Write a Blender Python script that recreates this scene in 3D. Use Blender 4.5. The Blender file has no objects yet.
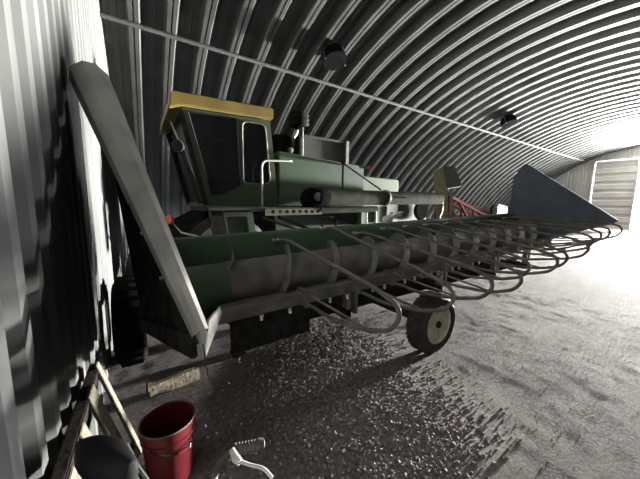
import bpy, math, random
from mathutils import Vector, Matrix, noise
from mathutils.geometry import tessellate_polygon
random.seed(7)
PI = math.pi
scene = bpy.context.scene
COL = scene.collection

# ------------------------------------------------------------ camera, light, exposure
YAW, PITCH, ROLL, F_PX, EYE = 0.58393, 0.13115, 0.01263, 275.45, 1.65
f = Vector((math.sin(YAW)*math.cos(PITCH), math.cos(YAW)*math.cos(PITCH), -math.sin(PITCH)))
r0 = Vector((math.cos(YAW), -math.sin(YAW), 0)); u0 = r0.cross(f)
r = math.cos(ROLL)*r0 + math.sin(ROLL)*u0; u = -math.sin(ROLL)*r0 + math.cos(ROLL)*u0
cd = bpy.data.cameras.new('camera'); cam = bpy.data.objects.new('camera', cd); COL.objects.link(cam)
cam.matrix_world = Matrix(((r.x, u.x, -f.x, 0), (r.y, u.y, -f.y, 0), (r.z, u.z, -f.z, EYE), (0, 0, 0, 1)))
cd.sensor_fit = 'HORIZONTAL'; cd.sensor_width = 36; cd.lens = F_PX*36/640; cd.clip_start = 0.02; cd.clip_end = 300
scene.camera = cam

XN, XF = -0.33, 27.7                       # near and far end walls
YC, ZC, RA = 2.6875, -3.2657, 9.03         # arch axis and radius (rib crests)
DY0, DY1, DZ = -0.8, 6.14, 4.85            # far doorway (the sliding leaf covers DLEAF..DY1)
DLEAF, DGAP = 3.95, 0.2                    # daylight comes through DGAP..DLEAF
w = bpy.data.worlds.new('daylight'); scene.world = w; w.use_nodes = True
w.node_tree.nodes['Background'].inputs[0].default_value = (0.86, 0.93, 1.0, 1)
w.node_tree.nodes['Background'].inputs[1].default_value = 5.0
ld = bpy.data.lights.new('doorway_daylight', 'AREA'); ld.shape = 'RECTANGLE'
ld.size = 1.1; ld.size_y = 1.2; ld.energy = 12000; ld.spread = 1.25; ld.color = (1.0, 0.97, 0.92)
lo = bpy.data.objects.new('doorway_daylight', ld); COL.objects.link(lo)
lo.location = (XF+10, 2.35, .95); lo.rotation_euler = (PI/2+.10, 0, PI/2-.10)
kd = bpy.data.lights.new('doorway_sky', 'AREA'); kd.shape = 'RECTANGLE'; kd.size = 3.2; kd.size_y = 2.2; kd.energy = 7500; kd.color = (.95, .97, 1)
ko = bpy.data.objects.new('doorway_sky', kd); COL.objects.link(ko); ko.location = (XF+22, 2.2, 6.6); ko.rotation_euler = (PI/2-.12, 0, PI/2)
ad = bpy.data.lights.new('sunlit_apron', 'AREA'); ad.shape = 'RECTANGLE'; ad.size = 7; ad.size_y = 4.2; ad.energy = 110000; ad.color = (.98, .98, .97)
ao = bpy.data.objects.new('sunlit_apron', ad); COL.objects.link(ao); ao.location = (XF+4.6, 2.0, 0.0); ao.rotation_euler = (PI, 0, 0)
sd = bpy.data.lights.new('sun', 'SUN'); sd.energy = 1.8; sd.angle = 0.01; sd.color = (1.0, .95, .86)
so = bpy.data.objects.new('sun', sd); COL.objects.link(so)
sdir = Vector((-math.cos(.62)*math.cos(.30), math.cos(.62)*math.sin(.30), -math.sin(.62)))
so.rotation_euler = sdir.to_track_quat('-Z', 'Y').to_euler(); so.location = (40, 0, 20)
vs = scene.view_settings; vs.view_transform = 'Standard'; vs.look = 'None'; vs.gamma = 1.0; vs.use_curve_mapping = False
vs.exposure = 0.7
cy = scene.cycles
cy.max_bounces = 8; cy.diffuse_bounces = 1; cy.glossy_bounces = 2; cy.transparent_max_bounces = 12
cy.use_denoising = True; cy.sample_clamp_indirect = 8.0
cy.caustics_reflective = False; cy.caustics_refractive = False

# ------------------------------------------------------------ materials
def mat(name, col, rough=.6, metal=0., var=.25, scale=6., col2=None, bump=0., bscale=40., alpha=1., detail=6., spec=.5, stretch=None):
    m = bpy.data.materials.new(name); m.use_nodes = True
    nt = m.node_tree; b = nt.nodes['Principled BSDF']
    tc = nt.nodes.new('ShaderNodeTexCoord'); mp = nt.nodes.new('ShaderNodeMapping')
    nt.links.new(tc.outputs['Object'], mp.inputs[0])
    if stretch: mp.inputs['Scale'].default_value = stretch
    n = nt.nodes.new('ShaderNodeTexNoise'); n.inputs['Scale'].default_value = scale; n.inputs['Detail'].default_value = detail
    nt.links.new(mp.outputs[0], n.inputs['Vector'])
    cr = nt.nodes.new('ShaderNodeValToRGB')
    c2 = col2 or tuple(c*(1-var) for c in col); c1 = tuple(min(1, c*(1+var*.5)) for c in col)
    cr.color_ramp.elements[0].position = .35; cr.color_ramp.elements[1].position = .65
    cr.color_ramp.elements[0].color = (*c2, 1); cr.color_ramp.elements[1].color = (*(col if col2 else c1), 1)
    nt.links.new(n.outputs['Fac'], cr.inputs[0]); nt.links.new(cr.outputs[0], b.inputs['Base Color'])
    b.inputs['Roughness'].default_value = rough; b.inputs['Metallic'].default_value = metal
    b.inputs['Specular IOR Level'].default_value = spec
    if bump:
        n2 = nt.nodes.new('ShaderNodeTexNoise'); n2.inputs['Scale'].default_value = bscale; n2.inputs['Detail'].default_value = 4
        nt.links.new(tc.outputs['Object'], n2.inputs['Vector'])
        bp = nt.nodes.new('ShaderNodeBump'); bp.inputs['Strength'].default_value = bump; bp.inputs['Distance'].default_value = .02
        nt.links.new(n2.outputs['Fac'], bp.inputs['Height']); nt.links.new(bp.outputs[0], b.inputs['Normal'])
    return m
M = {}
M['galv'] = mat('galvanised_roof', (.125, .125, .12), .40, .5, .22, 2.0)
M['galvwall'] = mat('galvanised_wall', (.13, .134, .131), .55, .25, .25, 3.0, stretch=(1, 1, .3))
M['zinc'] = mat('zinc_pipe', (.12, .12, .112), .5, .4, .2, 8)
M['door'] = mat('door_steel', (.40, .385, .36), .6, 0, .12, 1.5)
M['green'] = mat('faded_green_paint', (.062, .128, .066), .55, 0, .3, 3, col2=(.060, .095, .058), bump=.05)
M['dgreen'] = mat('dark_dusty_green', (.05, .095, .062), .6, 0, .3, 4, col2=(.055, .066, .052))
M['cabgreen'] = mat('cab_green_paint', (.055, .085, .042), .5, 0, .3, 4, col2=(.05, .068, .038))
M['lgreen'] = mat('sun_bleached_green', (.14, .22, .13), .6, 0, .15, 2.5)
M['yellow'] = mat('faded_yellow_paint', (.245, .17, .042), .55, 0, .2, 4)
M['cream'] = mat('dusty_cream_paint', (.17, .155, .11), .6, 0, .25, 8)
M['tan'] = mat('pale_yellow_sheet', (.20, .165, .08), .6, 0, .2, 5)
M['dust'] = mat('dusty_bare_steel', (.20, .186, .172), .5, .35, .35, 6)
M['steel'] = mat('worn_steel', (.34, .33, .31), .45, .6, .35, 10)
M['dark'] = mat('dark_greasy_iron', (.035, .034, .033), .8, 0, .4, 10, spec=0)
M['hood'] = mat('dark_divider_sheet', (.045, .049, .056), .55, .2, .25, 4)
M['soot'] = mat('sooty_black_metal', (.012, .012, .012), .85, 0, .3, 10, spec=0)
M['hoop'] = mat('dusty_bent_tube', (.15, .135, .115), .6, .2, .3, 9)
M['fardiv'] = mat('haze_lifted_black_sheet', (.075, .092, .125), .6, 0, .2, 3)  # black sheet made paler and bluer, veiling haze put into its colour
M['divider'] = mat('grey_divider_sheet', (.33, .32, .29), .5, .3, .28, 5, stretch=(1, 1, .5))
M['grey'] = mat('grey_panel', (.050, .050, .038), .65, 0, .25, 5)
M['tube'] = mat('dusty_auger_tube', (.10, .102, .082), .9, 0, .3, 6, spec=.1)
M['chrome'] = mat('bright_rail', (.2, .2, .185), .4, .6, .1, 10)
M['rubber'] = mat('dusty_rubber', (.035, .035, .036), .8, 0, .4, 14, col2=(.06, .055, .052), bump=.1, bscale=60, spec=.15)
M['rim'] = mat('cream_rim', (.60, .56, .44), .5, 0, .3, 12)
M['red'] = mat('red_plastic', (.15, .011, .017), .5, 0, .22, 7)
M['redpaint'] = mat('faded_red_paint', (.15, .020, .020), .9, 0, .2, 4, spec=.05)
M['amber'] = mat('orange_lens', (.75, .10, .04), .3, 0, .1, 4)
M['white'] = mat('white_sheet', (.85, .84, .80), .7, 0, .1, 4)
M['alloy'] = mat('silver_lever', (.6, .59, .55), .35, .35, .12, 20)
M['blackp'] = mat('black_vinyl', (.008, .008, .009), .6, 0, .2, 20, spec=.25)
M['grip'] = mat('ribbed_grip', (.11, .105, .09), .7, 0, .25, 30)
M['bare'] = mat('weathered_wood', (.125, .112, .085), .8, 0, .35, 5, stretch=(2, 2, 9), bump=.2)
M['darkwood'] = mat('dark_wood', (.018, .015, .012), .9, 0, .35, 8, bump=.2, spec=.1)
M['log'] = mat('split_log', (.15, .128, .085), .85, 0, .4, 9, stretch=(1, 5, 5), bump=.4)
M['clod'] = mat('dry_clods', (.34, .302, .302), .95, 0, .45, 25, col2=(.20, .175, .175), spec=.1)
M['lampgrey'] = mat('lamp_housing', (.010, .010, .011), .9, 0, .2, 8, spec=0)
M['seat'] = mat('cab_seat_vinyl', (.10, .09, .075), .7, 0, .2, 8)
def glass():
    m = bpy.data.materials.new('tinted_cab_glass'); m.use_nodes = True; nt = m.node_tree
    for n in list(nt.nodes): nt.nodes.remove(n)
    out = nt.nodes.new('ShaderNodeOutputMaterial'); mx = nt.nodes.new('ShaderNodeMixShader')
    tr = nt.nodes.new('ShaderNodeBsdfTransparent'); tr.inputs[0].default_value = (.35, .36, .36, 1)
    pr = nt.nodes.new('ShaderNodeBsdfPrincipled'); pr.inputs['Base Color'].default_value = (.045, .047, .05, 1); pr.inputs['Roughness'].default_value = .16
    mx.inputs[0].default_value = .55
    nt.links.new(tr.outputs[0], mx.inputs[1]); nt.links.new(pr.outputs[0], mx.inputs[2]); nt.links.new(mx.outputs[0], out.inputs[0])
    return m
M['glass'] = glass()
def ground_mat():
    m = bpy.data.materials.new('packed_dirt'); m.use_nodes = True; nt = m.node_tree; b = nt.nodes['Principled BSDF']
    tc = nt.nodes.new('ShaderNodeTexCoord')
    def nz(scale, det=6, rough=.6, vec=None):
        n = nt.nodes.new('ShaderNodeTexNoise'); n.inputs['Scale'].default_value = scale; n.inputs['Detail'].default_value = det
        n.inputs['Roughness'].default_value = rough; nt.links.new(vec or tc.outputs['Object'], n.inputs['Vector']); return n
    def ramp(src, p0, c0, p1, c1):
        c = nt.nodes.new('ShaderNodeValToRGB'); c.color_ramp.elements[0].position = p0; c.color_ramp.elements[1].position = p1
        c.color_ramp.elements[0].color = (*c0, 1); c.color_ramp.elements[1].color = (*c1, 1); nt.links.new(src, c.inputs[0]); return c
    mp = nt.nodes.new('ShaderNodeMapping'); mp.inputs['Scale'].default_value = (.25, 1.6, 1); nt.links.new(tc.outputs['Object'], mp.inputs[0])
    a = ramp(nz(1.6, 7, .65).outputs['Fac'], .3, (.165, .149, .135), .7, (.245, .223, .202))
    st = ramp(nz(2.2, 6, .7, mp.outputs[0]).outputs['Fac'], .35, (.72, .72, .72), .7, (1.12, 1.12, 1.12))
    sp = ramp(nz(60, 3, .6).outputs['Fac'], .36, (.62, .6, .6), .5, (1, 1, 1))
    m1 = nt.nodes.new('ShaderNodeMixRGB'); m1.blend_type = 'MULTIPLY'; m1.inputs[0].default_value = 1
    nt.links.new(a.outputs[0], m1.inputs[1]); nt.links.new(st.outputs[0], m1.inputs[2])
    m2 = nt.nodes.new('ShaderNodeMixRGB'); m2.blend_type = 'MULTIPLY'; m2.inputs[0].default_value = 1
    nt.links.new(m1.outputs[0], m2.inputs[1]); nt.links.new(sp.outputs[0], m2.inputs[2])
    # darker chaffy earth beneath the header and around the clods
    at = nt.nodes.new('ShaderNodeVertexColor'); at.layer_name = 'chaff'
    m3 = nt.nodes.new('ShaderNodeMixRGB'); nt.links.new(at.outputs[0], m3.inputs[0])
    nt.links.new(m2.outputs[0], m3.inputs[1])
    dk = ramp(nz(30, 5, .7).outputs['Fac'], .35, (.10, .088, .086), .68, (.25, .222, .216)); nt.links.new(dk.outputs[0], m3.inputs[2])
    nt.links.new(m3.outputs[0], b.inputs['Base Color']); b.inputs['Roughness'].default_value = .95; b.inputs['Specular IOR Level'].default_value = .25
    bp = nt.nodes.new('ShaderNodeBump'); bp.inputs['Strength'].default_value = .6; bp.inputs['Distance'].default_value = .015
    nt.links.new(nz(45, 6, .7).outputs['Fac'], bp.inputs['Height']); nt.links.new(bp.outputs[0], b.inputs['Normal'])
    return m
M['ground'] = ground_mat()

# ------------------------------------------------------------ mesh helpers (world coordinates)
def V(*a): return Vector(a)
def fillet(pts, rad, n=5):
    P = [Vector(p) for p in pts]; out = [P[0]]
    for i in range(1, len(P)-1):
        a, b, c = P[i-1], P[i], P[i+1]; d1 = (a-b); d2 = (c-b)
        t = min(rad, d1.length*.49, d2.length*.49); s = b+d1.normalized()*t; e = b+d2.normalized()*t
        for k in range(n+1):
            q = k/n; out.append(s*(1-q)**2+b*2*q*(1-q)+e*q*q)
    out.append(P[-1]); return out
class MB:
    def __init__(s, tf=None): s.v = []; s.f = []; s.tf = tf
    def add(s, vs, fs):
        o = len(s.v); s.v += [s.tf(Vector(p)) if s.tf else Vector(p) for p in vs]; s.f += [tuple(i+o for i in q) for q in fs]; return s
    def box(s, x0, x1, y0, y1, z0, z1, rot=None, about=None):
        vs = [Vector((x, y, z)) for x in (x0, x1) for y in (y0, y1) for z in (z0, z1)]
        if rot is not None:
            c = Vector(about) if about else Vector(((x0+x1)/2, (y0+y1)/2, (z0+z1)/2)); vs = [rot @ (p-c)+c for p in vs]
        return s.add(vs, [(0, 1, 3, 2), (4, 6, 7, 5), (0, 4, 5, 1), (2, 3, 7, 6), (0, 2, 6, 4), (1, 5, 7, 3)])
    def prism(s, poly, vec):
        n = len(poly); P = [Vector(p) for p in poly]; vec = Vector(vec); Q = [p+vec for p in P]
        return s.add(P+Q, [tuple(range(n-1, -1, -1)), tuple(range(n, 2*n))]+[(i, (i+1) % n, n+(i+1) % n, n+i) for i in range(n)])
    def bar(s, a, b, w, h, up=(0, 0, 1)):
        a, b = Vector(a), Vector(b); d = (b-a).normalized(); x = d.cross(Vector(up))
        if x.length < 1e-4: x = d.cross(Vector((1, 0, 0)))
        x.normalize(); y = x.cross(d)
        return s.prism([a-x*w/2-y*h/2, a+x*w/2-y*h/2, a+x*w/2+y*h/2, a-x*w/2+y*h/2], b-a)
    def tube(s, pts, rad, n=8, closed=False):
        P = [Vector(p) for p in pts]; m = len(P); R = rad if isinstance(rad, (list, tuple)) else [rad]*m
        T = [((P[(i+1) % m]-P[i-1]) if closed or 0 < i < m-1 else (P[1]-P[0] if i == 0 else P[-1]-P[-2])).normalized() for i in range(m)]
        x = T[0].orthogonal().normalized(); vs = []
        for i in range(m):
            x = (x-T[i]*x.dot(T[i])).normalized(); y = T[i].cross(x)
            vs += [P[i]+(x*math.cos(2*PI*k/n)+y*math.sin(2*PI*k/n))*R[i] for k in range(n)]
        fs = [(i*n+k, i*n+(k+1) % n, ((i+1) % m)*n+(k+1) % n, ((i+1) % m)*n+k) for i in range(m if closed else m-1) for k in range(n)]
        if not closed: fs += [tuple(range(n-1, -1, -1)), tuple(range((m-1)*n, m*n))]
        return s.add(vs, fs)
    def lathe(s, prof, c, axis=(0, 0, 1), n=24, closed=False):
        c = Vector(c); a = Vector(axis).normalized(); x = a.orthogonal().normalized(); y = a.cross(x); m = len(prof); vs = []
        for (q, h) in prof: vs += [c+a*h+(x*math.cos(2*PI*k/n)+y*math.sin(2*PI*k/n))*max(q, 1e-4) for k in range(n)]
        fs = [(i*n+k, i*n+(k+1) % n, ((i+1) % m)*n+(k+1) % n, ((i+1) % m)*n+k) for i in range(m if closed else m-1) for k in range(n)]
        if not closed: fs += [tuple(range(n-1, -1, -1)), tuple(range((m-1)*n, m*n))]
        return s.add(vs, fs)
    def plate(s, outer, holes, fn, vec):      # flat sheet with holes; fn maps 2-D to 3-D
        loops = [outer]+holes; pts = [p for l in loops for p in l]
        tri = tessellate_polygon([[Vector((p[0], p[1], 0)) for p in l] for l in loops])
        P = [Vector(fn(*p)) for p in pts]; vec = Vector(vec); n = len(P)
        fs = [tuple(t) for t in tri]+[tuple(i+n for i in reversed(t)) for t in tri]; o = 0
        for l in loops:
            k = len(l); fs += [(o+i, o+(i+1) % k, o+n+(i+1) % k, o+n+i) for i in range(k)]; o += k
        return s.add(P+[p+vec for p in P], fs)
    def strip(s, prof, x0, x1, th=.012, nx=1):      # profile [(y, z)] swept along X, thickened
        n = len(prof); out = []
        for i, (y, z) in enumerate(prof):
            a = prof[max(i-1, 0)]; b = prof[min(i+1, n-1)]; d = Vector((b[0]-a[0], b[1]-a[1])).normalized(); out.append((y-d.y*th, z+d.x*th))
        loop = prof+out[::-1]; m = len(loop); vs = []
        for j in range(nx+1): vs += [(x0+(x1-x0)*j/nx, y, z) for y, z in loop]
        fs = [(j*m+i, j*m+(i+1) % m, (j+1)*m+(i+1) % m, (j+1)*m+i) for j in range(nx) for i in range(m)]
        for q in range(n-1):
            fs.append((q, q+1, m-2-q, m-1-q)); o = nx*m; fs.append((o+m-1-q, o+m-2-q, o+q+1, o+q))
        return s.add(vs, fs)
    def build(s, name, m, parent=None, base=None, smooth=35, bevel=0, label=None):
        import bmesh
        root = parent
        while root is not None and root.parent: root = root.parent
        org = Vector(base) if base is not None else (root.location.copy() if root else Vector((0, 0, 0)))
        me = bpy.data.meshes.new(name); me.from_pydata([p-org for p in s.v], [], s.f)
        bm = bmesh.new(); bm.from_mesh(me); bmesh.ops.recalc_face_normals(bm, faces=bm.faces)
        if bevel:
            es = [e for e in bm.edges if len(e.link_faces) == 2 and e.calc_face_angle(0) > .6]
            bmesh.ops.bevel(bm, geom=es, offset=bevel, segments=2, affect='EDGES', clamp_overlap=True)
        bm.to_mesh(me); bm.free()
        for p in me.polygons: p.use_smooth = True
        me.set_sharp_from_angle(angle=math.radians(smooth))
        me.materials.append(M[m]); o = bpy.data.objects.new(name, me); COL.objects.link(o)
        if parent is not None: o.parent = parent
        else: o.location = org
        if label: o['label'] = label
        return o
def thing(name, label, cat, loc, group=None):
    o = bpy.data.objects.new(name, None); COL.objects.link(o); o.location = loc; o.empty_display_size = .1
    return tag(o, label, cat, group)
def tag(o, label, cat, group=None, kind=None):
    o['label'] = label; o['category'] = cat
    if group: o['group'] = group
    if kind: o['kind'] = kind
    return o
def struct(o): o['kind'] = 'structure'; return o

# ------------------------------------------------------------ the hut
RIB0, PITCH_R = 0.156, 0.61
PROF = [(-.10, .02), (-.085, .0), (-.022, .0), (-.014, .024), (.000, .024), (.008, .0), (.075, .0), (.09, .02), (.135, .19), (.205, .19), (.215, .178), (.240, .178), (.250, .19),
        (.325, .19), (.335, .178), (.36, .178), (.37, .19), (.475, .19)]
def arch_shell():
    xs = []
    k = -1
    while True:
        x0 = RIB0+k*PITCH_R
        for dx, d in PROF:
            x = x0+dx
            if XN-.25 <= x <= XF+.12: xs.append((x, d))
        k += 1
        if x0 > XF+1: break
    a0 = math.asin(-ZC/RA)-.05; NA = 72; vs = []; fs = []
    for i in range(NA+1):
        a = a0+(PI-2*a0)*i/NA
        for x, d in xs: vs.append((x, YC+(RA+d)*math.cos(a), ZC+(RA+d)*math.sin(a)))
    n = len(xs)
    for i in range(NA):
        for j in range(n-1): fs.append((i*n+j, i*n+j+1, (i+1)*n+j+1, (i+1)*n+j))
    return struct(MB().add(vs, fs).build('ceiling', 'galv', smooth=25))
arch_shell()
def arch_z(y, d=.2): return ZC+math.sqrt(max((RA+d)**2-(y-YC)**2, 0))
WP = [(0, 0), (.075, 0), (.095, .035), (.125, .035), (.132, .028), (.148, .028), (.155, .035), (.185, .035)]
def end_wall(name, x, sgn, holes=None):
    m = MB(); cols = []; y = -5.75
    while y < 11.1:
        for dy, d in WP: cols.append((y+dy, d))
        y += .205
    for i in range(len(cols)-1):
        (ya, da), (yb, db) = cols[i], cols[i+1]; z0 = -.06
        if holes and holes[0] <= (ya+yb)/2 <= holes[1]: z0 = holes[2]
        za, zb = arch_z(ya), arch_z(yb)
        if za < .02 or zb < .02: continue
        m.add([(x+sgn*da, ya, z0), (x+sgn*db, yb, z0), (x+sgn*db, yb, zb), (x+sgn*da, ya, za)], [(0, 1, 2, 3)])
    return struct(m.build(name, 'galvwall' if x < 1 else 'door', smooth=20))
end_wall('wall_left', XN, -1)
end_wall('wall_right', XF, 1, (DY0, DY1, DZ))
# door frame and ribbed sliding leaf of the far doorway
m = MB(); m.box(XF-.06, XF+.08, DY1-.02, DY1+.12, 0, DZ+.1); m.box(XF-.06, XF+.08, DY0-.12, DY0, 0, DZ+.1); m.box(XF-.06, XF+.08, DY0, DY1-.02, DZ, DZ+.14)
struct(m.build('trim_2', 'door', bevel=.01))
m = MB(); prof = []; z = .06
while z < DZ-.5:
    prof += [(z, 0), (z+.30, 0), (z+.36, .07), (z+.50, .07)]; z += .56
prof += [(DZ-.14, 0)]
vs = [(XF-.02+d, y, zz) for zz, d in prof for y in (DLEAF+.12, DY1-.03)]
m.add(vs, [(2*i, 2*i+1, 2*i+3, 2*i+2) for i in range(len(prof)-1)])
m.box(XF-.07, XF+.06, DLEAF, DLEAF+.12, .04, DZ-.02); m.box(XF-.07, XF+.06, DLEAF+.12, DY1-.03, DZ-.14, DZ-.02)
struct(m.build('door_1', 'door', smooth=20))
m = MB()
m.add([(XF-.02+d, y, zz) for zz, d in prof for y in (DY0+.02, DGAP-.12)], [(2*i, 2*i+1, 2*i+3, 2*i+2) for i in range(len(prof)-1)])
m.box(XF-.07, XF+.06, DGAP-.12, DGAP, .04, DZ-.02)
struct(m.build('door_2', 'door', smooth=20))
# lengthwise conduit under the ribs
pa = math.radians(64.66); py, pz = YC+(RA-.04)*math.cos(pa), ZC+(RA-.04)*math.sin(pa)
m = MB().bar((XN, py, pz), (XF-.02, py, pz), .075, .045, (0, math.cos(pa), math.sin(pa)))
struct(m.build('trim_1', 'zinc', bevel=.008))

# floor: fine near the camera, coarse beyond
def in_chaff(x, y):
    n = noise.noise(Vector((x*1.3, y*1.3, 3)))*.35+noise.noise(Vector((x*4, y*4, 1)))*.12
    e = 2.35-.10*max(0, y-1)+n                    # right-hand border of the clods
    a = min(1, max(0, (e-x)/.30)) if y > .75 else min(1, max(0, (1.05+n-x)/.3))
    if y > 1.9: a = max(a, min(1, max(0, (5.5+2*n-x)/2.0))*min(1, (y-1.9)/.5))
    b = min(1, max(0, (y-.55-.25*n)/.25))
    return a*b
def clod_density(x, y):
    n = noise.noise(Vector((x*1.3, y*1.3, 3)))*.35
    t = math.exp(-(((x-1.45-.25*(y-1.3))/.78)**2))*min(1, max(0, (y-.6)/.3))*(1 if y < 2.6 else max(0, 1-(y-2.6)/.8))
    return max(0, t+n*.5)
def floor_z(x, y):
    z = noise.noise(Vector((x*.6, y*.6, 0)))*.006+noise.noise(Vector((x*2.5, y*2.5, 5)))*.0035
    if x < 7 and -1 < y < 6: z += noise.noise(Vector((x*9, y*9, 9)))*.003+.03*min(1, clod_density(x, y))
    return z-.012
def grid(xs, ys):
    vs = [(x, y, floor_z(x, y)) for x in xs for y in ys]; n = len(ys)
    return vs, [(i*n+j, (i+1)*n+j, (i+1)*n+j+1, i*n+j+1) for i in range(len(xs)-1) for j in range(n-1)]
xs = [XN-.3+i*.05 for i in range(150)]; xs += [xs[-1]+.3*i for i in range(1, 74)]
ys = [-5.95+.3*i for i in range(19)]; ys += [ys[-1]+.05*i for i in range(1, 110)]; ys += [ys[-1]+.3*i for i in range(1, 20)]
fl = struct(MB().add(*grid(xs, ys)).build('floor', 'ground', smooth=180))
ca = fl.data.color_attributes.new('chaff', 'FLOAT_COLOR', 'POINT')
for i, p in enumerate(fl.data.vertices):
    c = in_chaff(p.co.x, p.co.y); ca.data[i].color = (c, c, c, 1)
yard = MB().add([(XF+.6, -40, -.05), (90, -40, -.05), (90, 60, -.05), (XF+.6, 60, -.05)], [(0, 1, 2, 3)]).build('ground', 'ground'); struct(yard)

# loose clods
m = MB()
OCT = [(1, 0, 0), (-1, 0, 0), (0, 1, 0), (0, -1, 0), (0, 0, 1), (0, 0, -1)]
OF = [(0, 2, 4), (2, 1, 4), (1, 3, 4), (3, 0, 4), (2, 0, 5), (1, 2, 5), (3, 1, 5), (0, 3, 5)]
def blocked(x, y):
    return (abs(x-.19) < .32 and abs(y-2.6) < .16) or math.hypot(x-.075, y-1.73) < .17 or (abs(x+.13) < .17 and abs(y-3.35) < .46) or (abs(x-2.70) < .37 and abs(y-1.78) < .16) or (abs(x-.83) < .13 and abs(y-2.88) < .13)
def clod(mm, x, y, sz):
    if blocked(x, y): return
    rot = Matrix.Rotation(random.random()*6.28, 3, 'Z') @ Matrix.Rotation(random.random()*1.2, 3, 'X')
    z = floor_z(x, y); k = [random.uniform(.6, 1.25) for _ in range(6)]
    mm.add([rot @ Vector((a*sz*k[i]*1.15, b*sz*k[i], c*sz*k[i]*.7))+Vector((x, y, z-sz*.1)) for i, (a, b, c) in enumerate(OCT)], OF)
n = 0
while n < 9000:
    x, y = random.uniform(.3, 3.2), random.uniform(.6, 3.6)
    if random.random() < min(1, clod_density(x, y))**1.3: clod(m, x, y, random.choice([.005, .006, .008, .010, .012, .015])*random.uniform(.8, 1.2)); n += 1
for _ in range(900):
    clod(m, random.uniform(-.2, 6), random.uniform(.4, 4), random.uniform(.003, .008))
for _ in range(260):
    clod(m, random.uniform(.8, 5.0), random.uniform(-.6, 1.6), random.uniform(.002, .0075))
tag(m.build('dirt_clods', 'clod', smooth=5), 'dark dry clods and chaff strewn over the dirt floor below the header', 'clods', kind='stuff')

# ------------------------------------------------------------ combine harvester
CY = 4.3
comb = thing('combine_harvester', 'old green combine harvester with yellow cab roof parked behind the long header', 'combine harvester', (2.6, 5.7, 0))
XZ = lambda y: (lambda a, b: (a, y, b))
# cab
win1 = [(.655, 2.86), (1.325, 2.885), (1.34, 1.90), (1.10, 1.785), (.925, 1.745)]
win2 = [(p.x, p.y) for p in fillet([(1.6, 2.87, 0), (1.77, 2.865, 0), (1.85, 1.96, 0), (1.40, 1.94, 0), (1.40, 2.865, 0), (1.6, 2.87, 0)], .09)][:-1]
cabside = [(.56, 2.91), (1.86, 2.95), (2.0, 1.60), (.85, 1.58)]
cab = MB()
for y in (CY, 6.0): cab.plate(cabside, [win1, win2], XZ(y), (0, .05, 0))
cab.prism([(1.80, CY+.05, 2.94), (1.86, CY+.05, 2.95), (2.0, CY+.05, 1.6), (1.93, CY+.05, 1.6)], (0, 1.65, 0))
cab.prism([(.85, CY+.05, 1.58), (2.0, CY+.05, 1.60), (2.0, CY+.05, 1.66), (.85, CY+.05, 1.64)], (0, 1.65, 0))
cabo = cab.build('cab', 'cabgreen', comb, bevel=.008)
for nm, wn in (('door_window', win1), ('rear_side_window', win2)):
    MB().plate(wn, [], XZ(CY+.03), (0, .008, 0)).build(nm, 'glass', cabo)
    MB().tube([(a, CY-.004, b) for a, b in wn], .011, 6, True).build('window_seal', 'steel' if nm == 'rear_side_window' else 'dark', cabo)
MB().prism([(.575, CY+.06, 2.9), (.59, CY+.06, 2.9), (.865, CY+.06, 1.62), (.85, CY+.06, 1.62)], (0, 1.63, 0)).build('windshield', 'glass', cabo)
for y in (CY+.0, 6.0): MB().bar((.56, y+.02, 2.9), (.85, y+.02, 1.6), .07, .05, (0, 1, 0)).build('front_pillar', 'dark', cabo, bevel=.01)
MB().prism([(.46, CY-.05, 3.09), (1.9, CY-.05, 3.13), (1.9, CY-.05, 2.965), (.58, CY-.05, 2.925), (.42, CY-.05, 2.86)], (0, 1.85, 0)).build('cab_roof', 'yellow', comb, bevel=.015)
MB().box(1.45, 1.86, CY+.1, CY+.7, 3.125, 3.15).build('roof_hatch', 'yellow', comb, bevel=.01)
m = MB(); m.box(1.15, 1.62, 4.85, 5.4, 1.95, 2.08); m.box(1.52, 1.64, 4.85, 5.4, 2.05, 2.62); m.box(1.25, 1.5, 5.0, 5.25, 1.66, 1.95)
m.build('driver_seat', 'seat', comb, bevel=.03)
m = MB(); m.tube([(.98, 5.1, 1.66), (1.06, 5.1, 2.2)], .025); m.tube([(1.06+.03*math.sin(t*PI/8), 5.1+.19*math.cos(t*PI/8), 2.2+.19*math.sin(t*PI/8)*.5) for t in range(16)], .014, 6, True)
m.build('steering_wheel', 'dark', comb)
# work lamp and mirror bar ahead of the windshield
m = MB(); m.tube(fillet([(.42, 4.18, 2.66), (.50, 4.16, 2.42), (.74, 4.2, 1.62)], .1), .018); m.tube(fillet([(.50, 4.14, 2.30), (.56, 4.14, 2.34), (.79, 4.18, 1.60)], .08), .012)
m.build('mirror_bar', 'dark', comb)
MB().lathe([(.03, .09), (.07, .05), (.085, 0), (.08, -.02)], (.49, 4.16, 2.37), (0.5, .85, .1), 16).build('work_lamp', 'dark', comb)
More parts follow.
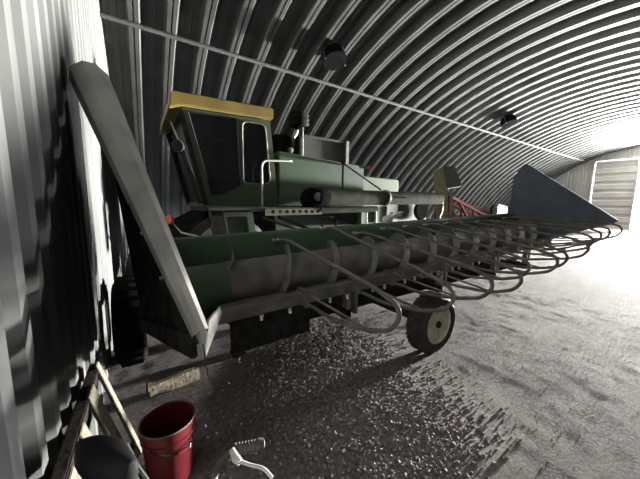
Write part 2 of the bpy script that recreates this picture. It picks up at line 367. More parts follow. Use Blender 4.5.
# platform, step box, handrail
m = MB(); m.box(.80, 2.75, 3.98, CY-.005, 1.53, 1.575); m.build('platform', 'grey', comb, bevel=.01)
m = MB(); m.prism([(.85, 4.06, 1.53), (1.46, 4.06, 1.53), (1.52, 4.06, 1.02), (.96, 4.06, 1.02)], (0, .22, 0)); sb = m.build('step_box', 'dgreen', comb, bevel=.02)
MB().plate([(1.02, 1.47), (1.38, 1.47), (1.43, 1.06), (1.08, 1.06)], [[(1.05, 1.44), (1.11, 1.09), (1.40, 1.09), (1.355, 1.44)]], XZ(4.04), (0, .02, 0)).build('step_frame', 'grey', sb)
m = MB(); m.prism([(.86, 4.05, 1.52), (1.0, 4.05, 1.52), (1.08, 4.05, 1.02), (.93, 4.05, 1.06), (.83, 4.05, 1.3)], (0, -.03, 0)); m.build('step_guard', 'dark', sb, bevel=.005)
MB().tube(fillet([(1.63, 4.12, 1.56), (1.63, 4.12, 2.29), (2.2, 4.22, 2.34), (2.22, 4.30, 2.34)], .12), .019).build('handrail', 'chrome', comb)
# engine hood and body
m = MB(); m.prism([(2.01, CY+.02, 2.50), (3.36, CY+.02, 2.43), (3.36, CY+.02, 1.62), (2.01, CY+.02, 1.62)], (0, 2.5, 0)); eh = m.build('engine_hood', 'green', comb, bevel=.02)
m = MB(); m.prism([(3.375, CY+.03, 2.43), (3.93, CY+.03, 2.40), (3.93, CY+.03, 1.62), (3.375, CY+.03, 1.62)], (0, 2.5, 0)); m.build('rear_hood_panel', 'green', comb, bevel=.02)
m = MB(); m.box(2.0, 3.95, CY, CY+.03, 1.60, 1.74); m.build('hood_skirt', 'dgreen', comb, bevel=.008)
m = MB(); m.prism([(2.52, 4.5, 2.45), (2.52, 4.5, 2.84), (3.58, 4.5, 2.86), (3.58, 4.5, 2.42)], (0, 2.2, 0)); gt = m.build('grain_tank', 'grey', comb, bevel=.012)
MB().box(3.55, 3.62, 4.46, 4.52, 2.42, 2.88).build('tank_edge', 'steel', gt); MB().box(2.5, 3.6, 4.47, 4.5, 2.83, 2.87).build('tank_rim', 'grey', gt)
m = MB(); m.box(2.03, 2.36, 4.5, 5.1, 2.48, 2.82); bx = m.build('air_filter_box', 'soot', comb, bevel=.03)
MB().lathe([(.0, .05), (.045, .045), (.05, 0), (.035, -.03)], (2.30, 4.47, 2.56), (0, -1, 0), 12).build('filter_clip', 'steel', bx)
m = MB(); m.tube([(2.47, 4.5, 2.45), (2.47, 4.5, 3.04)], .055, 12); st = m.build('intake_pipe', 'soot', comb)
m = MB(); m.tube([(2.55, 4.46, 2.45), (2.55, 4.46, 3.0)], .012, 8); m.build('pipe_stay', 'chrome', st)
MB().lathe([(.06, -.02), (.13, 0), (.15, .03), (.15, .11), (.165, .115), (.165, .15), (.15, .155), (.15, .2), (.13, .235), (.04, .25)], (2.47, 4.5, 2.99), n=20).build('pre_cleaner', 'soot', st)
for z in (3.02, 3.09, 3.16): MB().box(2.60, 2.66, 4.42, 4.48, z, z+.045).build('latch', 'steel', st, bevel=.006)
MB().tube([(2.36, 4.46, 2.78), (2.42, 4.46, 2.86), (2.44, 4.46, 2.92)], .03).build('pipe_clamp', 'steel', st)
# straw walker body
m = MB(); m.prism([(3.95, 4.42, 2.22), (5.1, 4.42, 2.20), (5.12, 4.42, 1.2), (3.95, 4.42, 1.2)], (0, 2.3, 0)); rb = m.build('rear_body', 'lgreen', comb, bevel=.02)
for x in (4.35, 4.72): MB().box(x, x+.012, 4.405, 4.42, 1.24, 1.6).build('panel_seam', 'dgreen', rb)
m = MB(); m.prism([(5.13, 4.5, 1.66), (6.25, 4.5, 1.66), (6.35, 4.5, 1.05), (5.13, 4.5, 1.0)], (0, 2.2, 0)); m.build('straw_hood', 'dgreen', comb, bevel=.02)
MB().lathe([(.05, -.05), (.22, -.05), (.24, -.03), (.18, 0), (.24, .03), (.22, .05), (.05, .05)], (5.95, 4.42, 1.5), (0, 1, 0), 28).build('drive_pulley', 'dark', comb)
m = MB(); m.prism([(.95, 4.55, 1.58), (3.95, 4.55, 1.62), (5.1, 4.55, 1.2), (6.2, 4.55, 1.05), (5.6, 4.55, .9), (2.1, 4.55, .62), (2.0, 4.55, 1.5), (.95, 4.55, 1.5)], (0, 2.1, 0)); m.build('lower_body', 'dgreen', comb, bevel=.02)
m = MB(); m.prism([(.95, 5.0, 1.5), (.95, 5.0, .9), (-.05, 5.0, .45), (-.05, 5.0, .95)], (0, 1.2, 0)); m.build('feeder_house', 'dark', comb, bevel=.02)
# unloading auger with elbow, brace and lower tube
m = MB(); m.tube([(2.78, 4.12, 1.755), (4.35, 4.12, 1.775)], .145, 20); m.tube([(4.35, 4.12, 1.775), (6.25, 4.12, 1.80)], .138, 20); ua = m.build('unloading_auger', 'tube', comb)
MB().lathe([(.15, -.03), (.165, -.025), (.165, .025), (.15, .03)], (4.35, 4.12, 1.775), (1, 0, 0), 20).build('tube_band', 'steel', ua)
MB().tube(fillet([(6.24, 4.12, 1.90), (6.36, 4.12, 1.86), (6.38, 4.12, 1.5), (6.2, 4.12, 1.2)], .1), .03).build('spout_hoop', 'cream', ua)
MB().box(4.55, 4.85, 3.965, 3.975, 1.775, 1.80).build('tube_mark', 'dark', ua)
m = MB(); m.lathe([(.05, -.14), (.19, -.12), (.2, 0), (.19, .12), (.05, .14)], (2.58, 4.14, 1.72), (0, 1, 0), 22); m.lathe([(.14, 0), (.17, .04), (.17, .22), (.15, .26)], (2.6, 4.12, 1.75), (1, 0, 0), 18); m.build('auger_elbow', 'soot', comb)
MB().lathe([(.06, -.01), (.075, 0), (.06, .01)], (2.58, 3.98, 1.76), (0, 1, 0), 14).build('elbow_cap', 'steel', comb)
MB().tube([(3.22, 4.22, 2.43), (4.2, 4.1, 1.93)], .016).build('brace_rod', 'dark', comb)
MB().tube([(2.65, 4.02, 1.53), (4.0, 4.02, 1.545)], .058, 14).build('lower_tube', 'tube', comb)
for x in (3.72, 3.97): MB().tube([(x, 4.0, 1.53), (x+.02, 4.0, 1.12)], .014).build('drop_rod', 'dgreen', comb)
hol = [[(1.75+.118*k+.035*math.cos(t*PI/4), 1.51+.03*math.sin(t*PI/4)) for t in range(8)] for k in range(8)]
MB().plate([(1.62, 1.45), (2.66, 1.46), (2.66, 1.555), (1.62, 1.555)], hol, XZ(3.97), (0, .01, 0)).build('perforated_rail', 'cream', comb)
m = MB()
m.bar((1.9, 4.1, 1.42), (2.6, 4.1, 1.15), .05, .05); m.bar((1.62, 4.1, 1.42), (2.45, 4.1, 1.12), .05, .03); m.tube([(2.9+.16*math.cos(t*PI/9), 4.1, 1.25+.16*math.sin(t*PI/9)) for t in range(18)], .02, 6, True)
m.tube(fillet([(2.6, 4.05, 1.4), (3.2, 4.05, 1.36), (3.6, 4.0, 1.2)], .2), .018)
m.build('control_linkage', 'dark', comb)
MB().lathe([(.0, .035), (.05, .03), (.065, 0), (.05, -.03)], (.36, 4.3, 1.40), (-.6, -.8, 0), 16).build('warning_lamp', 'amber', comb, label='round orange warning lamp')
MB().tube([(.36, 4.33, 1.38), (.5, 4.4, 1.2), (.8, 4.56, 1.1)], .02).build('lamp_arm', 'dark', comb)
MB().tube(fillet([(3.75, 4.28, 2.38), (3.92, 4.2, 2.37)], .05), .03).build('marker_lamp_arm', 'steel', comb)
MB().lathe([(.0, .04), (.035, .03), (.04, 0), (.03, -.02)], (3.93, 4.19, 2.37), (1, -.3, 0), 12).build('marker_lamp', 'amber', comb, label='small orange marker lamp')
def wheel(parent, x, y, rad, wid, rimmat, side=-1, hubr=.55):
    yo = y+side*wid/2
    h = wid/2
    t = MB(); t.lathe([(rad*hubr, -h*.8), (rad*hubr*1.08, -h), (rad*.86, -h*1.04), (rad*.97, -h*.8), (rad, -h*.4), (rad, h*.4), (rad*.97, h*.8), (rad*.86, h*1.04), (rad*hubr*1.08, h), (rad*hubr, h*.8)], (x, y, rad), (0, side, 0), 40, closed=True)
    for k in range(36):
        a = 2*PI*k/36
        for s2 in (-1, 1):
            c = Vector((x+math.cos(a+s2*.045)*rad, y+s2*h*.42, rad+math.sin(a+s2*.045)*rad)); q = Matrix.Rotation(-a, 3, 'Y')
            t.box(c.x-.010, c.x+.010, c.y-h*.3, c.y+h*.3, c.z-.012, c.z+.012, q)
    ti = t.build('tire', 'rubber', parent)
    q = MB(); R = rad*hubr
    q.lathe([(R*1.0, -h*.8), (R*1.09, -h*.98), (R*1.03, -h*1.0), (R*.93, -h*.62), (R*.80, -h*.5), (R*.72, -h*.25), (R*.42, -h*.2), (R*.36, h*.0), (R*.2, h*.05)][::1], (x, y, rad), (0, -side, 0), 36)
    ri = q.build('rim', rimmat, parent)
    MB().lathe([(R*.30, 0), (R*.30, h*.55), (R*.2, h*.75), (R*.18, h*1.0), (.001, h*1.02)], (x, y, rad), (0, side, 0), 16).build('hub', 'dark', ri)
    for k in range(5):
        a = 2*PI*k/5+.3; MB().lathe([(.012, 0), (.012, h*.5), (.005, h*.55)], (x+R*.55*math.cos(a), y, rad+R*.55*math.sin(a)), (0, side, 0), 6).build('lug_nut', 'steel', ri)
for (x, y, rad, wd, sd_) in ((1.25, 4.75, .72, .45, -1), (1.25, 6.6, .72, .45, 1), (5.0, 4.75, .42, .28, -1), (5.0, 6.6, .42, .28, 1)):
    e = bpy.data.objects.new('wheel', None); COL.objects.link(e); e.parent = comb
    wheel(e, x, y, rad, wd, 'yellow', sd_)
MB().tube([(1.25, 4.8, .72), (1.25, 6.55, .72)], .09).build('drive_axle', 'dark', comb)
MB().tube([(5.0, 4.8, .42), (5.0, 6.55, .42)], .06).build('steering_axle', 'dark', comb)
m = MB(); m.bar((5.0, 5.7, .42), (5.0, 5.7, .9), .15, .15); m.build('steering_pivot', 'dark', comb)

# ------------------------------------------------------------ grain header
tilt = lambda p: Vector((p.x, p.y, p.z+.025*(p.x-1.3)))
hd = thing('grain_header', 'long green harvester header with screw auger and bent tube guards resting on its trailer', 'header', (3.7, 2.4, 0))
HX0, HX1 = .16, 7.1
bottom = [(2.80+0*t, 0) for t in ()]
prof = [(2.97, 1.26), (2.96, 1.315), (2.90, 1.335), (2.83, 1.325), (2.80, 1.29), (2.79, 1.0), (2.775, .86), (2.73, .74), (2.64, .655), (2.5, .615), (2.36, .63), (2.26, .70), (2.2, .765)]
m = MB(tilt).strip(prof, HX0, HX1, .014, 14)
tro = m.build('trough', 'green', hd, smooth=40)
m = MB(tilt); m.tube([(HX0, 2.47, .93), (.66, 2.47, .93)], .20, 24); m.build('auger_end', 'green', hd, label='bare green end of the auger tube')
m = MB(tilt); m.tube([(.62, 2.47, .93), (HX1-.02, 2.47, .93)], .205, 24); au = m.build('auger', 'dust', hd, label='dusty brown auger tube')
def flighting():
    m = MB(tilt); vs = []; fs = []; NT = 24; turns = 11.6; n = int(NT*turns)
    for i in range(n+1):
        a = 2*PI*i/NT; x = .63+.55*i/NT
        if x > HX1-.03: break
        for (q, dx) in ((.195, -.005), (.30, -.004), (.30, .004), (.195, .005)): vs.append((x+dx, 2.47-q*math.sin(.69-a), .93+q*math.cos(.69-a)))
    k = len(vs)//4
    for i in range(k-1):
        for j in range(4): fs.append((i*4+j, i*4+(j+1) % 4, (i+1)*4+(j+1) % 4, (i+1)*4+j))
    fs += [(3, 2, 1, 0), ((k-1)*4, (k-1)*4+1, (k-1)*4+2, (k-1)*4+3)]
    m.add(vs, fs); return m
flighting().build('flighting', 'steel', au)
# cutterbar rails and pans
m = MB(tilt)
for y, z in ((2.30, .80), (2.245, .825), (2.19, .835)): m.bar((.5, y, z), (HX1, y, z), .03, .018)
m.box(.5, HX1, 2.17, 2.33, .755, .79)
m.build('cutterbar', 'dust', hd)
HOOPS = [1.33, 1.94, 2.46, 2.98, 3.46, 3.94, 4.5, 5.0, 5.55, 6.1, 6.65, 7.06]
edges = [.46]+[h-.10 for h in HOOPS]
for i in range(len(edges)-1):
    a, b = edges[i]+.008, edges[i+1]-.008
    m = MB(tilt); m.strip([(2.18, .845), (2.12, .850), (2.10, .842), (2.088, .745), (2.105, .735)], a, b, .01)
    p = m.build('cutter_pan', 'dust', hd, smooth=25)
    for t in (.45, .8): MB(tilt).lathe([(.004, -.03), (.013, -.025), (.013, .01), (.02, .012), (.02, .02), (.004, .021)], (a+(b-a)*t, 2.09, .715), n=8).build('bolt', 'alloy', p)
rng = random.Random(3)
for i, hx in enumerate(HOOPS):
    up = max(0, (hx-4.4)/2.6)*.17; j = lambda s: rng.uniform(-s, s) if i > 1 else 0
    yt, zt = 1.11+j(.06), .955+j(.03)+up; bz = 1.245+(.09 if i == 1 else j(.03))
    path = [(hx-.08, 2.79, bz-.04), (hx-.04, 2.74, bz), (hx-.02+j(.02), 2.64, bz+.015), (hx+.02, yt+.22, zt+.11), (hx+.03, yt+.03, zt+.045), (hx+.02, yt, zt-.03), (hx, yt+.06, zt-.13), (hx-.02, yt+.26, zt-.20),
            (hx-.06, 1.75+j(.05), .71+up*.5), (hx-.10, 1.98, .75), (hx-.10, 2.10, .73)]
    MB(tilt).tube(fillet(path, .13, 5), .0165, 8).build('bent_tube_guard', 'hoop', hd)
    MB(tilt).tube([(hx-.13, 2.08, .86), (hx-.02, yt+.28, zt-.185)], .011, 6).build('guard_brace', 'hoop', hd)
    m = MB(tilt); m.box(hx-.135, hx-.085, 2.03, 2.2, .72, .875); m.build('guard_bracket', 'dust', hd, bevel=.006)
    for ox, oy in ((-.055, 2.765), (-.10, 2.78)): MB(tilt).lathe([(.004, -.02), (.016, -.015), (.016, .008), (.008, .012)], (hx+ox, oy, bz), (0, -1, .2), 8).build('bolt', 'alloy', hd)
# near divider: ridge cap, outer sheet, foot plate, dangling wire
P0, P1 = V(-.222, 2.50, 2.53), V(.185, 1.14, 1.13)
def ridge(m, a, b, w0, w1, xv, seg=8):
    a, b = Vector(a), Vector(b); d = (b-a).normalized(); x = (Vector(xv)-d*d.dot(Vector(xv))).normalized(); n = x.cross(d)
    if n.z < 0: n = -n
    cs = [(-.5, -.30), (-.46, .05), (-.16, .30), (.16, .30), (.46, .05), (.5, -.30)]; vs = []; fs = []
    sec = [(0, .55, -.12), (.012, .8, -.04), (.035, .97, 0)]+[(.035+.965*(i+1)/seg, 1, 0) for i in range(seg)]
    for t, k, dn in sec:
        c = a+(b-a)*t+n*dn*w0; ww = (w0+(w1-w0)*t)*k
        vs += [c+x*p*ww+n*q*ww for p, q in cs]+[c+x*p*ww*.95+n*(q*ww-.012) for p, q in cs[::-1]]
    L = 12
    for i in range(len(sec)-1):
        for j in range(L): fs.append((i*L+j, i*L+(j+1) % L, (i+1)*L+(j+1) % L, (i+1)*L+j))
    for q in range(5):
        fs.append((q, q+1, 10-q, 11-q)); o = (len(sec)-1)*L; fs.append((o+11-q, o+10-q, o+q+1, o+q))
    return m.add(vs, fs)
dv = ridge(MB(), P0, P1, .225, .065, (1, .25, .1)).build('crop_divider', 'divider', hd, smooth=20, label='grey folded sheet metal crop divider')
m = MB(); poly = [(.165, 1.18, 1.06), (-.02, 2.74, .60), (-.05, 2.78, 1.45), (-.17, 2.47, 2.32)]
m.prism(poly, (.012, 0, 0)); m.build('divider_side_sheet', 'dark', dv)
m = MB(); m.bar((.16, 1.2, 1.05), (-.03, 2.72, .60), .03, .11); m.build('divider_rail', 'dark', dv, bevel=.006)
m = MB(); m.prism([(.17, 1.16, 1.12), (.43, 1.92, .93), (.47, 2.02, .84), (.30, 1.62, .88), (.19, 1.16, 1.01)], (.012, -.004, 0)); m.build('divider_foot', 'divider', dv)
m = MB(); m.tube([(.19, 1.15, 1.07), (.195, 1.14, 1.0), (.205, 1.15, .92), (.225, 1.15, .86)], .0022, 6); m.build('hanging_wire', 'dark', dv)
for t in (.50, .60, .70, .83): c = P0.lerp(P1, t); MB().lathe([(.003, -.04), (.009, -.035), (.009, .01)], (c.x-.07+.03*t, c.y-.02, c.z-.05), (-1, 0, -.2), 8).build('bolt', 'zinc', dv)
m = MB(tilt); m.prism([(HX0-.02, 2.82, 1.33), (HX0-.02, 2.80, .62), (HX0-.02, 2.3, .60), (HX0-.02, 2.05, .74), (HX0-.02, 2.2, 1.0)], (.02, 0, 0)); m.build('end_sheet', 'dgreen', hd)
m = MB(tilt); m.box(.58, 1.34, 2.19, 2.22, .40, .76); m.build('skid_plate', 'dark', hd, bevel=.006)
# far divider
FX = 7.12
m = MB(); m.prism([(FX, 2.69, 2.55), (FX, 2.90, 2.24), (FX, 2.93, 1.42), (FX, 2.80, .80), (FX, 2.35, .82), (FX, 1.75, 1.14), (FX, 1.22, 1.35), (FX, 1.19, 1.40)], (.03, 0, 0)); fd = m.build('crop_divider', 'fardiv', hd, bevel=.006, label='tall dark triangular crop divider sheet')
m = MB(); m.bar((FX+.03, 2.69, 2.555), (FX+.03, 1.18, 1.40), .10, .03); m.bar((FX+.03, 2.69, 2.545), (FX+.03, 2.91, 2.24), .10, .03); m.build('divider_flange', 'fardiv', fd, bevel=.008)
m = MB(); m.strip([(2.90, 1.6), (2.93, 1.45), (3.02, 1.36), (3.15, 1.33)], FX-.05, FX+.06, .012); m.build('divider_flare', 'hood', fd)
m = MB(tilt); m.tube([(.2, 3.0, 1.05), (HX1, 3.0, 1.05)], .06, 10)
for x in (.6, 2.2, 3.8, 5.4, 6.9): m.bar((x, 2.86, .62), (x, 2.98, 1.3), .05, .06, (1, 0, 0))
m.build('back_frame', 'dgreen', hd)

# ------------------------------------------------------------ header trailer
tr = thing('header_trailer', 'low dark steel trailer carrying the header with one cream rimmed wheel in view', 'trailer', (2.9, 2.4, 0))
m = MB(); m.box(.72, 6.7, 2.50, 2.60, .36, .53); m.box(.72, 6.7, 2.84, 2.92, .36, .53)
for x in (.76, 1.88, 3.6, 5.2, 6.5): m.box(x-.04, x+.04, 2.25, 2.86, .38, .5)
m.build('chassis', 'dark', tr, bevel=.008)
m = MB(); m.box(2.65, 2.75, 1.76, 3.40, .28, .358); m.build('axle', 'dark', tr, bevel=.006)
for x in (1.88, 3.6, 5.2, 6.5):
    m = MB(tilt); m.box(x-.03, x+.03, 2.25, 2.33, .36, .76); m.box(x+.09, x+.13, 2.25, 2.33, .40, .76); m.build('upright', 'dust', tr, bevel=.004)
for x in (.9, 3.6, 6.4):
    m = MB(tilt); m.box(x-.03, x+.03, 2.83, 2.93, .45, .69); m.build('rear_upright', 'dust', tr, bevel=.004)
for y, s_ in ((1.78, -1), (3.38, 1)):
    e = bpy.data.objects.new('wheel', None); COL.objects.link(e); e.parent = tr
    wheel(e, 2.70, y, .335, .21, 'rim', s_, .60)
m = MB(); m.box(.80, .86, 2.85, 2.91, 0, .40); m.box(.76, .90, 2.81, 2.95, -.01, .02); m.build('parking_stand', 'dark', tr)

# ------------------------------------------------------------ things behind the header
t = thing('grain_chute', 'tall pale yellow metal chute with a grey box head leaning behind the header', 'chute', (9.1, 6.0, 0))
CR, CF = V(.53, -.85, 0), V(.85, .53, 0)      # the chute stands turned, its broad face away from the doorway
def cq(pts): return [V(9.15, 6.0, 0)+CR*a+V(0, 0, z) for a, z in pts]
MB().prism(cq([(.02, -.01), (.40, -.01), (.16, 2.92), (-.30, 2.92)]), CF*.2).build('chute_body', 'tan', t, bevel=.015)
MB().prism([p-CF*.03 for p in cq([(.36, -.01), (.46, -.01), (.40, 2.15), (.29, 2.15)])], CF*.06).build('chute_flange', 'cream', t, bevel=.005)
MB().prism([p-CF*.12 for p in cq([(.02, 2.96), (.38, 3.0), (.66, 2.30), (.18, 2.22)])], CF*.5).build('box_head', 'grey', t, bevel=.03)

t = thing('implement_frame', 'faded red truss frame of a farm implement standing beyond the yellow chute', 'farm implement', (13, 7.1, 0))
m = MB()
for y in (6.9, 7.5):
    m.bar((11.2, y, 2.0), (15.2, y, .9), .12, .12); m.bar((11.2, y, 2.0), (11.2, y, .4), .12, .12); m.bar((11.2, y, .9), (15.2, y, .85), .12, .12)
    m.bar((11.9, y, 1.8), (12.9, y, .9), .10, .10); m.bar((13.2, y, 1.45), (13.2, y, .9), .08, .08)
    for x in (11.5, 11.9, 12.3, 12.7): m.bar((x, y, 1.2), (x, y, .9), .06, .06)
m.bar((11.2, 6.9, 2.0), (11.2, 7.5, 2.0), .1, .1); m.bar((15.1, 6.9, .9), (15.1, 7.5, .9), .1, .1)
m.build('truss', 'redpaint', t, bevel=.008)
for x in (11.2, 15.0):
    for y in (6.9, 7.5): MB().box(x-.06, x+.06, y-.06, y+.06, -.01, .92).build('leg', 'redpaint', t)
t = thing('flat_wagon', 'low flat wagon under a white sheet between the header and red frame', 'wagon', (12, 6.0, 0))
m = MB()
gx = [10.3+.3*i for i in range(14)]; gy = [5.5+.16*i for i in range(7)]
vs = [(x, y, 1.0+.05*noise.noise(Vector((x*1.5, y*3, 2)))-(.25 if y in (gy[0], gy[-1]) or x in (gx[0], gx[-1]) else 0)) for x in gx for y in gy]
m.add(vs, [(i*7+j, (i+1)*7+j, (i+1)*7+j+1, i*7+j+1) for i in range(13) for j in range(6)])
m.build('cover_sheet', 'white', t, smooth=60)
m = MB(); m.box(10.35, 14.1, 5.55, 6.4, .62, .9); m.build('deck', 'dark', t)
for x in (10.6, 13.8):
    for y in (5.6, 6.35): MB().lathe([(.08, -.09), (.3, -.09), (.33, -.05), (.33, .05), (.3, .09), (.08, .09)], (x, y, .33), (0, 1, 0), 24).build('wheel', 'rubber', t)
for x in (10.6, 13.8): MB().box(x-.05, x+.05, 5.6, 6.35, .28, .64).build('axle', 'dark', t)
t = thing('machine_housing', 'tan machine housing with a black pulley near the foot of the dark triangular divider', 'machine', (16.4, 7.6, 0))
m = MB(); m.prism([(15.6, 7.3, .5), (15.7, 7.3, 1.35), (16.6, 7.3, 1.72), (17.6, 7.3, 1.62), (17.9, 7.3, .5)], (0, .7, 0)); m.build('housing', 'tan', t, bevel=.04)
for x in (15.8, 17.7):
    for y in (7.36, 7.9): MB().box(x-.05, x+.05, y-.05, y+.05, -.01, .55).build('leg', 'dark', t)
MB().lathe([(.05, -.06), (.28, -.06), (.3, 0), (.28, .06), (.05, .06)], (15.75, 7.18, 1.4), (0, 1, 0), 20).build('pulley', 'dark', t)
t = thing('old_tire', 'worn black tire standing upright between the corrugated end wall and the header end', 'tire', (-.13, 3.35, 0))
TR = .44
m = MB(); m.lathe([(TR*.55, -.10), (TR*.60, -.125), (TR*.86, -.13), (TR*.97, -.10), (TR, -.05), (TR, .05), (TR*.97, .10), (TR*.86, .13), (TR*.60, .125), (TR*.55, .10)], (-.13, 3.35, TR-.01), (1, 0, 0), 40, closed=True); m.build('casing', 'soot', t)
for k in range(24):
    a = 2*PI*k/24; q = Matrix.Rotation(a, 3, 'X'); c = V(-.13, 3.35+TR*math.cos(a), TR-.01+TR*math.sin(a))
    MB().box(c.x-.09, c.x+.09, c.y-.012, c.y+.012, c.z-.02, c.z+.02, q).build('tread_lug', 'soot', t)
# crumpled pale gloves on the header's back edge
t = thing('work_glove', 'crumpled pale work glove lying on the back edge of the header', 'glove', (3.1, 2.86, 1.36))
m = MB(tilt); m.lathe([(.03, -.08), (.06, -.05), (.07, 0), (.05, .07), (.03, .09)], (3.08, 2.86, 1.375), (.9, .1, .12), 12); m.build('palm', 'white', t)
for k, (dx, dy, dz) in enumerate(((.22, -.05, .10), (.26, 0, .05), (.24, .04, .01), (.16, .06, .09))):
    MB(tilt).tube(fillet([(3.12, 2.86+dy*.3, 1.38), (3.12+dx*.6, 2.86+dy, 1.40+dz*.7), (3.12+dx, 2.86+dy*1.4, 1.375+dz)], .05), [.022]*3+[.02]*4+[.014], 8).build('finger', 'white', t)

# ------------------------------------------------------------ roof lamps
for i, (x, y, z) in enumerate(((4.08, 5.73, 5.24), (12.87, 5.70, 5.25))):
    nrm = Vector((0, YC-y, ZC-z)).normalized(); c = Vector((x, y, z))
    t = thing('roof_lamp', 'dark round lamp fixed under the ribs above the engine hood' if i == 0 else 'dark lamp under the ribs far down the hut above the triangular divider', 'lamp', c, 'lamps under the roof ribs')
    MB().lathe([(.06, -.05), (.10, .0), (.22, .05), (.27, .12), (.28, .33), (.25, .33)], c-nrm*.02, nrm, 24).build('housing', 'lampgrey', t)
    MB().lathe([(.24, .30), (.24, .325), (.0, .325)], c-nrm*.02, nrm, 24).build('lens', 'soot', t)
    for s_ in (-1, 1): MB().bar(c+V(s_*.27, 0, 0)+nrm*.05, c+V(s_*.29, 0, 0)+nrm*.34, .05, .02, nrm.cross(V(1, 0, 0))).build('bracket', 'zinc', t)

# ------------------------------------------------------------ foreground: bucket, log, pallet, bicycle
BX, BY = .075, 1.73
t = thing('bucket', 'red plastic bucket on the dirt beside the leaning pallet', 'bucket', (BX, BY, 0))
MB().lathe([(a*.94, b) for a, b in [(.12, 0), (.128, .005), (.148, .285), (.156, .287), (.156, .30), (.149, .302), (.152, .345), (.158, .347), (.160, .368), (.155, .372), (.146, .368), (.122, .012), (.0, .010)]], (BX, BY, 0), n=40).build('pail', 'red', t)
MB().tube([(BX+.148*math.cos(a*PI/20), BY+.148*math.sin(a*PI/20), .371) for a in range(40)], .005, 6, True).build('rim', 'cream', t, label='pale worn rim of the bucket')
m = MB(); m.tube([(BX+.154*math.cos(a), BY+.154*math.sin(a), .30-.055*math.sin((a+2.3)/2.1*PI)) for a in [-2.3+2.1*k/16 for k in range(17)]], .0035, 6); m.build('bail', 'dark', t)
m = MB(); m.tube([(BX+.157*math.cos(a), BY+.157*math.sin(a), .30-.055*math.sin((a+2.3)/2.1*PI)) for a in [-1.35+.3*k/4 for k in range(5)]], .009, 8); m.build('bail_grip', 'red', t)
a0 = -.72; m = MB(); pts = [(a0-.09, .205), (a0+.03, .20), (a0+.04, .245), (a0-.01, .225)]
m.prism([(BX+(.134)*math.cos(a), BY+(.134)*math.sin(a), z) for a, z in pts], (.004*math.cos(a0), .004*math.sin(a0), 0)); m.build('sticker', 'white', t, label='small white scrap of sticker')

t = thing('split_log', 'pale split log lying on the dirt behind the red bucket', 'log', (.19, 2.60, 0))
m = MB(); rl = random.Random(5); n = 14; vs = []; fs = []; L = 9
for i in range(L):
    tt = i/(L-1)
    for k in range(n):
        a = 2*PI*k/n; rr = .070*(1+.10*math.sin(3*a+1)+.06*rl.uniform(-1, 1)); zc = rr*math.sin(a)*.95
        if i < 3 and math.sin(a) < -.2: zc += .02
        vs.append((-.02+.41*tt, 2.57+.07*tt+rr*math.cos(a), .062+zc))
for i in range(L-1):
    for k in range(n): fs.append((i*n+k, i*n+(k+1) % n, (i+1)*n+(k+1) % n, (i+1)*n+k))
fs += [tuple(range(n-1, -1, -1)), tuple(range((L-1)*n, L*n))]
m.add(vs, fs); m.build('log_body', 'log', t, smooth=40)
m = MB(); m.lathe([(.068, -.006), (.07, 0), (.05, .004), (.02, .004)], (-.021, 2.57, .062), (-1, -.17, 0), 14); m.build('dark_end', 'darkwood', t, label='dark rotten end of the log')

t = thing('pallet', 'old wooden pallet leaning against the corrugated end wall', 'pallet', (-.2, 1.6, 0))
def lean(y, s_, off=0): return V(-.295+.0+(.70-s_)*.26+off*.94, y, .02+s_*.94+off*.2)
m = MB(); m.bar(lean(.85, .70), lean(2.06, .64), .05, .085, (.1, 0, 1)); m.build('top_rail', 'darkwood', t, bevel=.006)
m = MB(); m.bar(lean(.85, .02), lean(2.02, .02), .05, .085, (.1, 0, 1)); m.build('bottom_rail', 'darkwood', t, bevel=.006)
for y, wd in ((2.00, .075), (1.72, .14), (1.44, .09), (1.18, .12), (.94, .09)):
    m = MB(); m.bar(lean(y, .70, .034), lean(y-.02, .0, .034), .018, wd, (0, 1, 0)); m.build('slat', 'bare', t, bevel=.003)
m = MB(); m.bar(V(-.305, 1.30, .55), V(-.29, 1.85, .50), .022, .09, (0, 0, 1)); m.build('back_board', 'darkwood', t, bevel=.004)

t = thing('bicycle', 'child-size bicycle with black saddle and silver brake lever standing in the foreground', 'bicycle', (.05, 1.0, 0))
SAD, HEAD = V(-.155, 1.13, .745), V(.085, .80, .62)
d = (HEAD-SAD); d.z = 0; d.normalize(); sx = V(-d.y, d.x, 0)
rw, fw = SAD+d*.14+V(.04, .02, .203-SAD.z), HEAD+d*.14+V(.03, 0, .203-HEAD.z)
def ring(m, c, R, rr): return m.tube([c+d*R*math.cos(k*PI/16)+V(0, 0, R*math.sin(k*PI/16)) for k in range(32)], rr, 8, True)
for c in (rw, fw):
    e = bpy.data.objects.new('wheel', None); COL.objects.link(e); e.parent = t
    ring(MB(), c, .185, .018).build('tire', 'rubber', e)
    m = ring(MB(), c, .165, .007)
    for k in range(14): m.tube([c, c+d*.165*math.cos(k*PI/7)+V(0, 0, .165*math.sin(k*PI/7))], .0015, 4)
    m.tube([c-sx*.03, c+sx*.03], .014); m.build('rim', 'alloy', e)
bb = rw+d*.20+V(0, 0, .03)
m = MB(); m.tube([bb, SAD+V(0, 0, -.06)], .014); m.tube([bb, HEAD+V(0, 0, -.10)], .016); m.tube([SAD-V(0, 0, .12), HEAD+V(0, 0, -.06)], .013)
m.tube([HEAD+V(0, 0, -.13)+d*.01, HEAD+V(0, 0, .02)], .02)
for s_ in (-1, 1):
    m.tube([bb, rw+sx*.035*s_], .009); m.tube([rw+sx*.035*s_, SAD+V(0, 0, -.10)], .008); m.tube([HEAD+d*.01+V(0, 0, -.13), fw+sx*.04*s_], .010)
m.build('frame', 'steel', t)
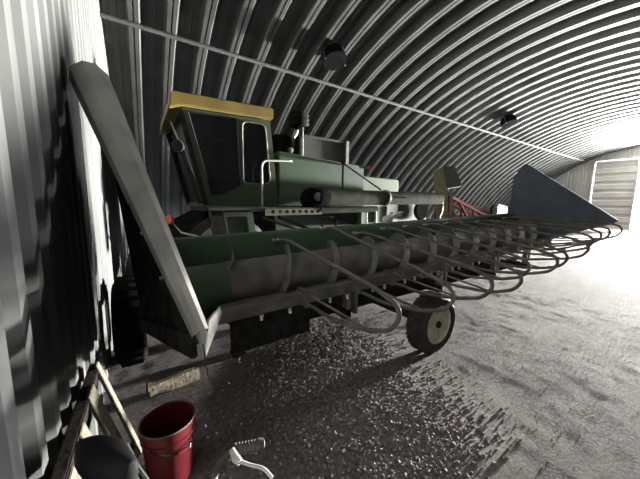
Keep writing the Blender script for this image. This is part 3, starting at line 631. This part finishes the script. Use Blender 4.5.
m = MB(); m.tube([SAD+V(.065, .06, -.02), SAD+V(.10, -.03, -.06), SAD+V(.19, -.20, -.14)], .006); m.tube([SAD+V(.06, .02, -.04), SAD+V(.09, -.08, -.08), SAD+V(.15, -.20, -.14)], .006)
m.tube([SAD+V(.06, .0, -.03), SAD+V(.15, -.16, -.13)], .004); m.build('saddle_rails', 'chrome', t)
# saddle: rounded rear, tapering nose
vs = []; fs = []; NS = 12; NK = 12
for i in range(NS+1):
    tt = i/NS; wdt = .072*math.sin(min(1, .12+tt*1.6)*PI/2)*(1 if tt < .5 else 1-(tt-.5)*1.15); hgt = .055*(math.sin(min(1, .15+tt*2.2)*PI/2))
    if i == NS: wdt *= .6
    for k in range(NK):
        a = 2*PI*k/NK; zz = math.sin(a)*hgt*(1 if math.sin(a) > 0 else 1.0)
        vs.append(SAD-d*.13+d*.28*tt+sx*wdt*math.cos(a)*(1.0 if math.sin(a) < .3 else .94)+V(0, 0, zz+.02*(1-tt)))
for i in range(NS):
    for k in range(NK): fs.append((i*NK+k, i*NK+(k+1) % NK, (i+1)*NK+(k+1) % NK, (i+1)*NK+k))
fs += [tuple(range(NK-1, -1, -1)), tuple(range(NS*NK, (NS+1)*NK))]
MB().add(vs, fs).build('saddle', 'blackp', t, smooth=60)
hb = fillet([HEAD+V(-.28, .12, .07), HEAD+V(-.16, .10, .07), HEAD+V(-.05, .03, .05), HEAD+V(.03, 0, .01), HEAD+V(.06, .05, .02), HEAD+V(.09, .16, .045), HEAD+V(.17, .20, .055), HEAD+V(.29, .165, .05)], .05)
MB().tube(hb, .014, 10).build('handlebar', 'dust', t)
MB().lathe([(.018, 0), (.021, .008)]+[(.019 if k % 2 else .021, .014+.006*k) for k in range(15)]+[(.021, .108), (.019, .124), (.008, .128)], HEAD+V(.17, .20, .055), (.12, -.035, -.005), 16).build('grip', 'grip', t)
m = MB(); g = HEAD+V(.165, .165, .06)
m.tube([g+V(0, .02, .01), g+V(.005, -.015, .0), g+V(.015, -.035, -.005)], [.011, .016, .013], 10)
m.tube(fillet([g+V(.012, -.03, -.002), g+V(.045, -.06, -.012), g+V(.085, -.10, -.012), g+V(.10, -.14, -.025)], .03), .0065, 8); m.build('brake_lever', 'alloy', t, smooth=60)
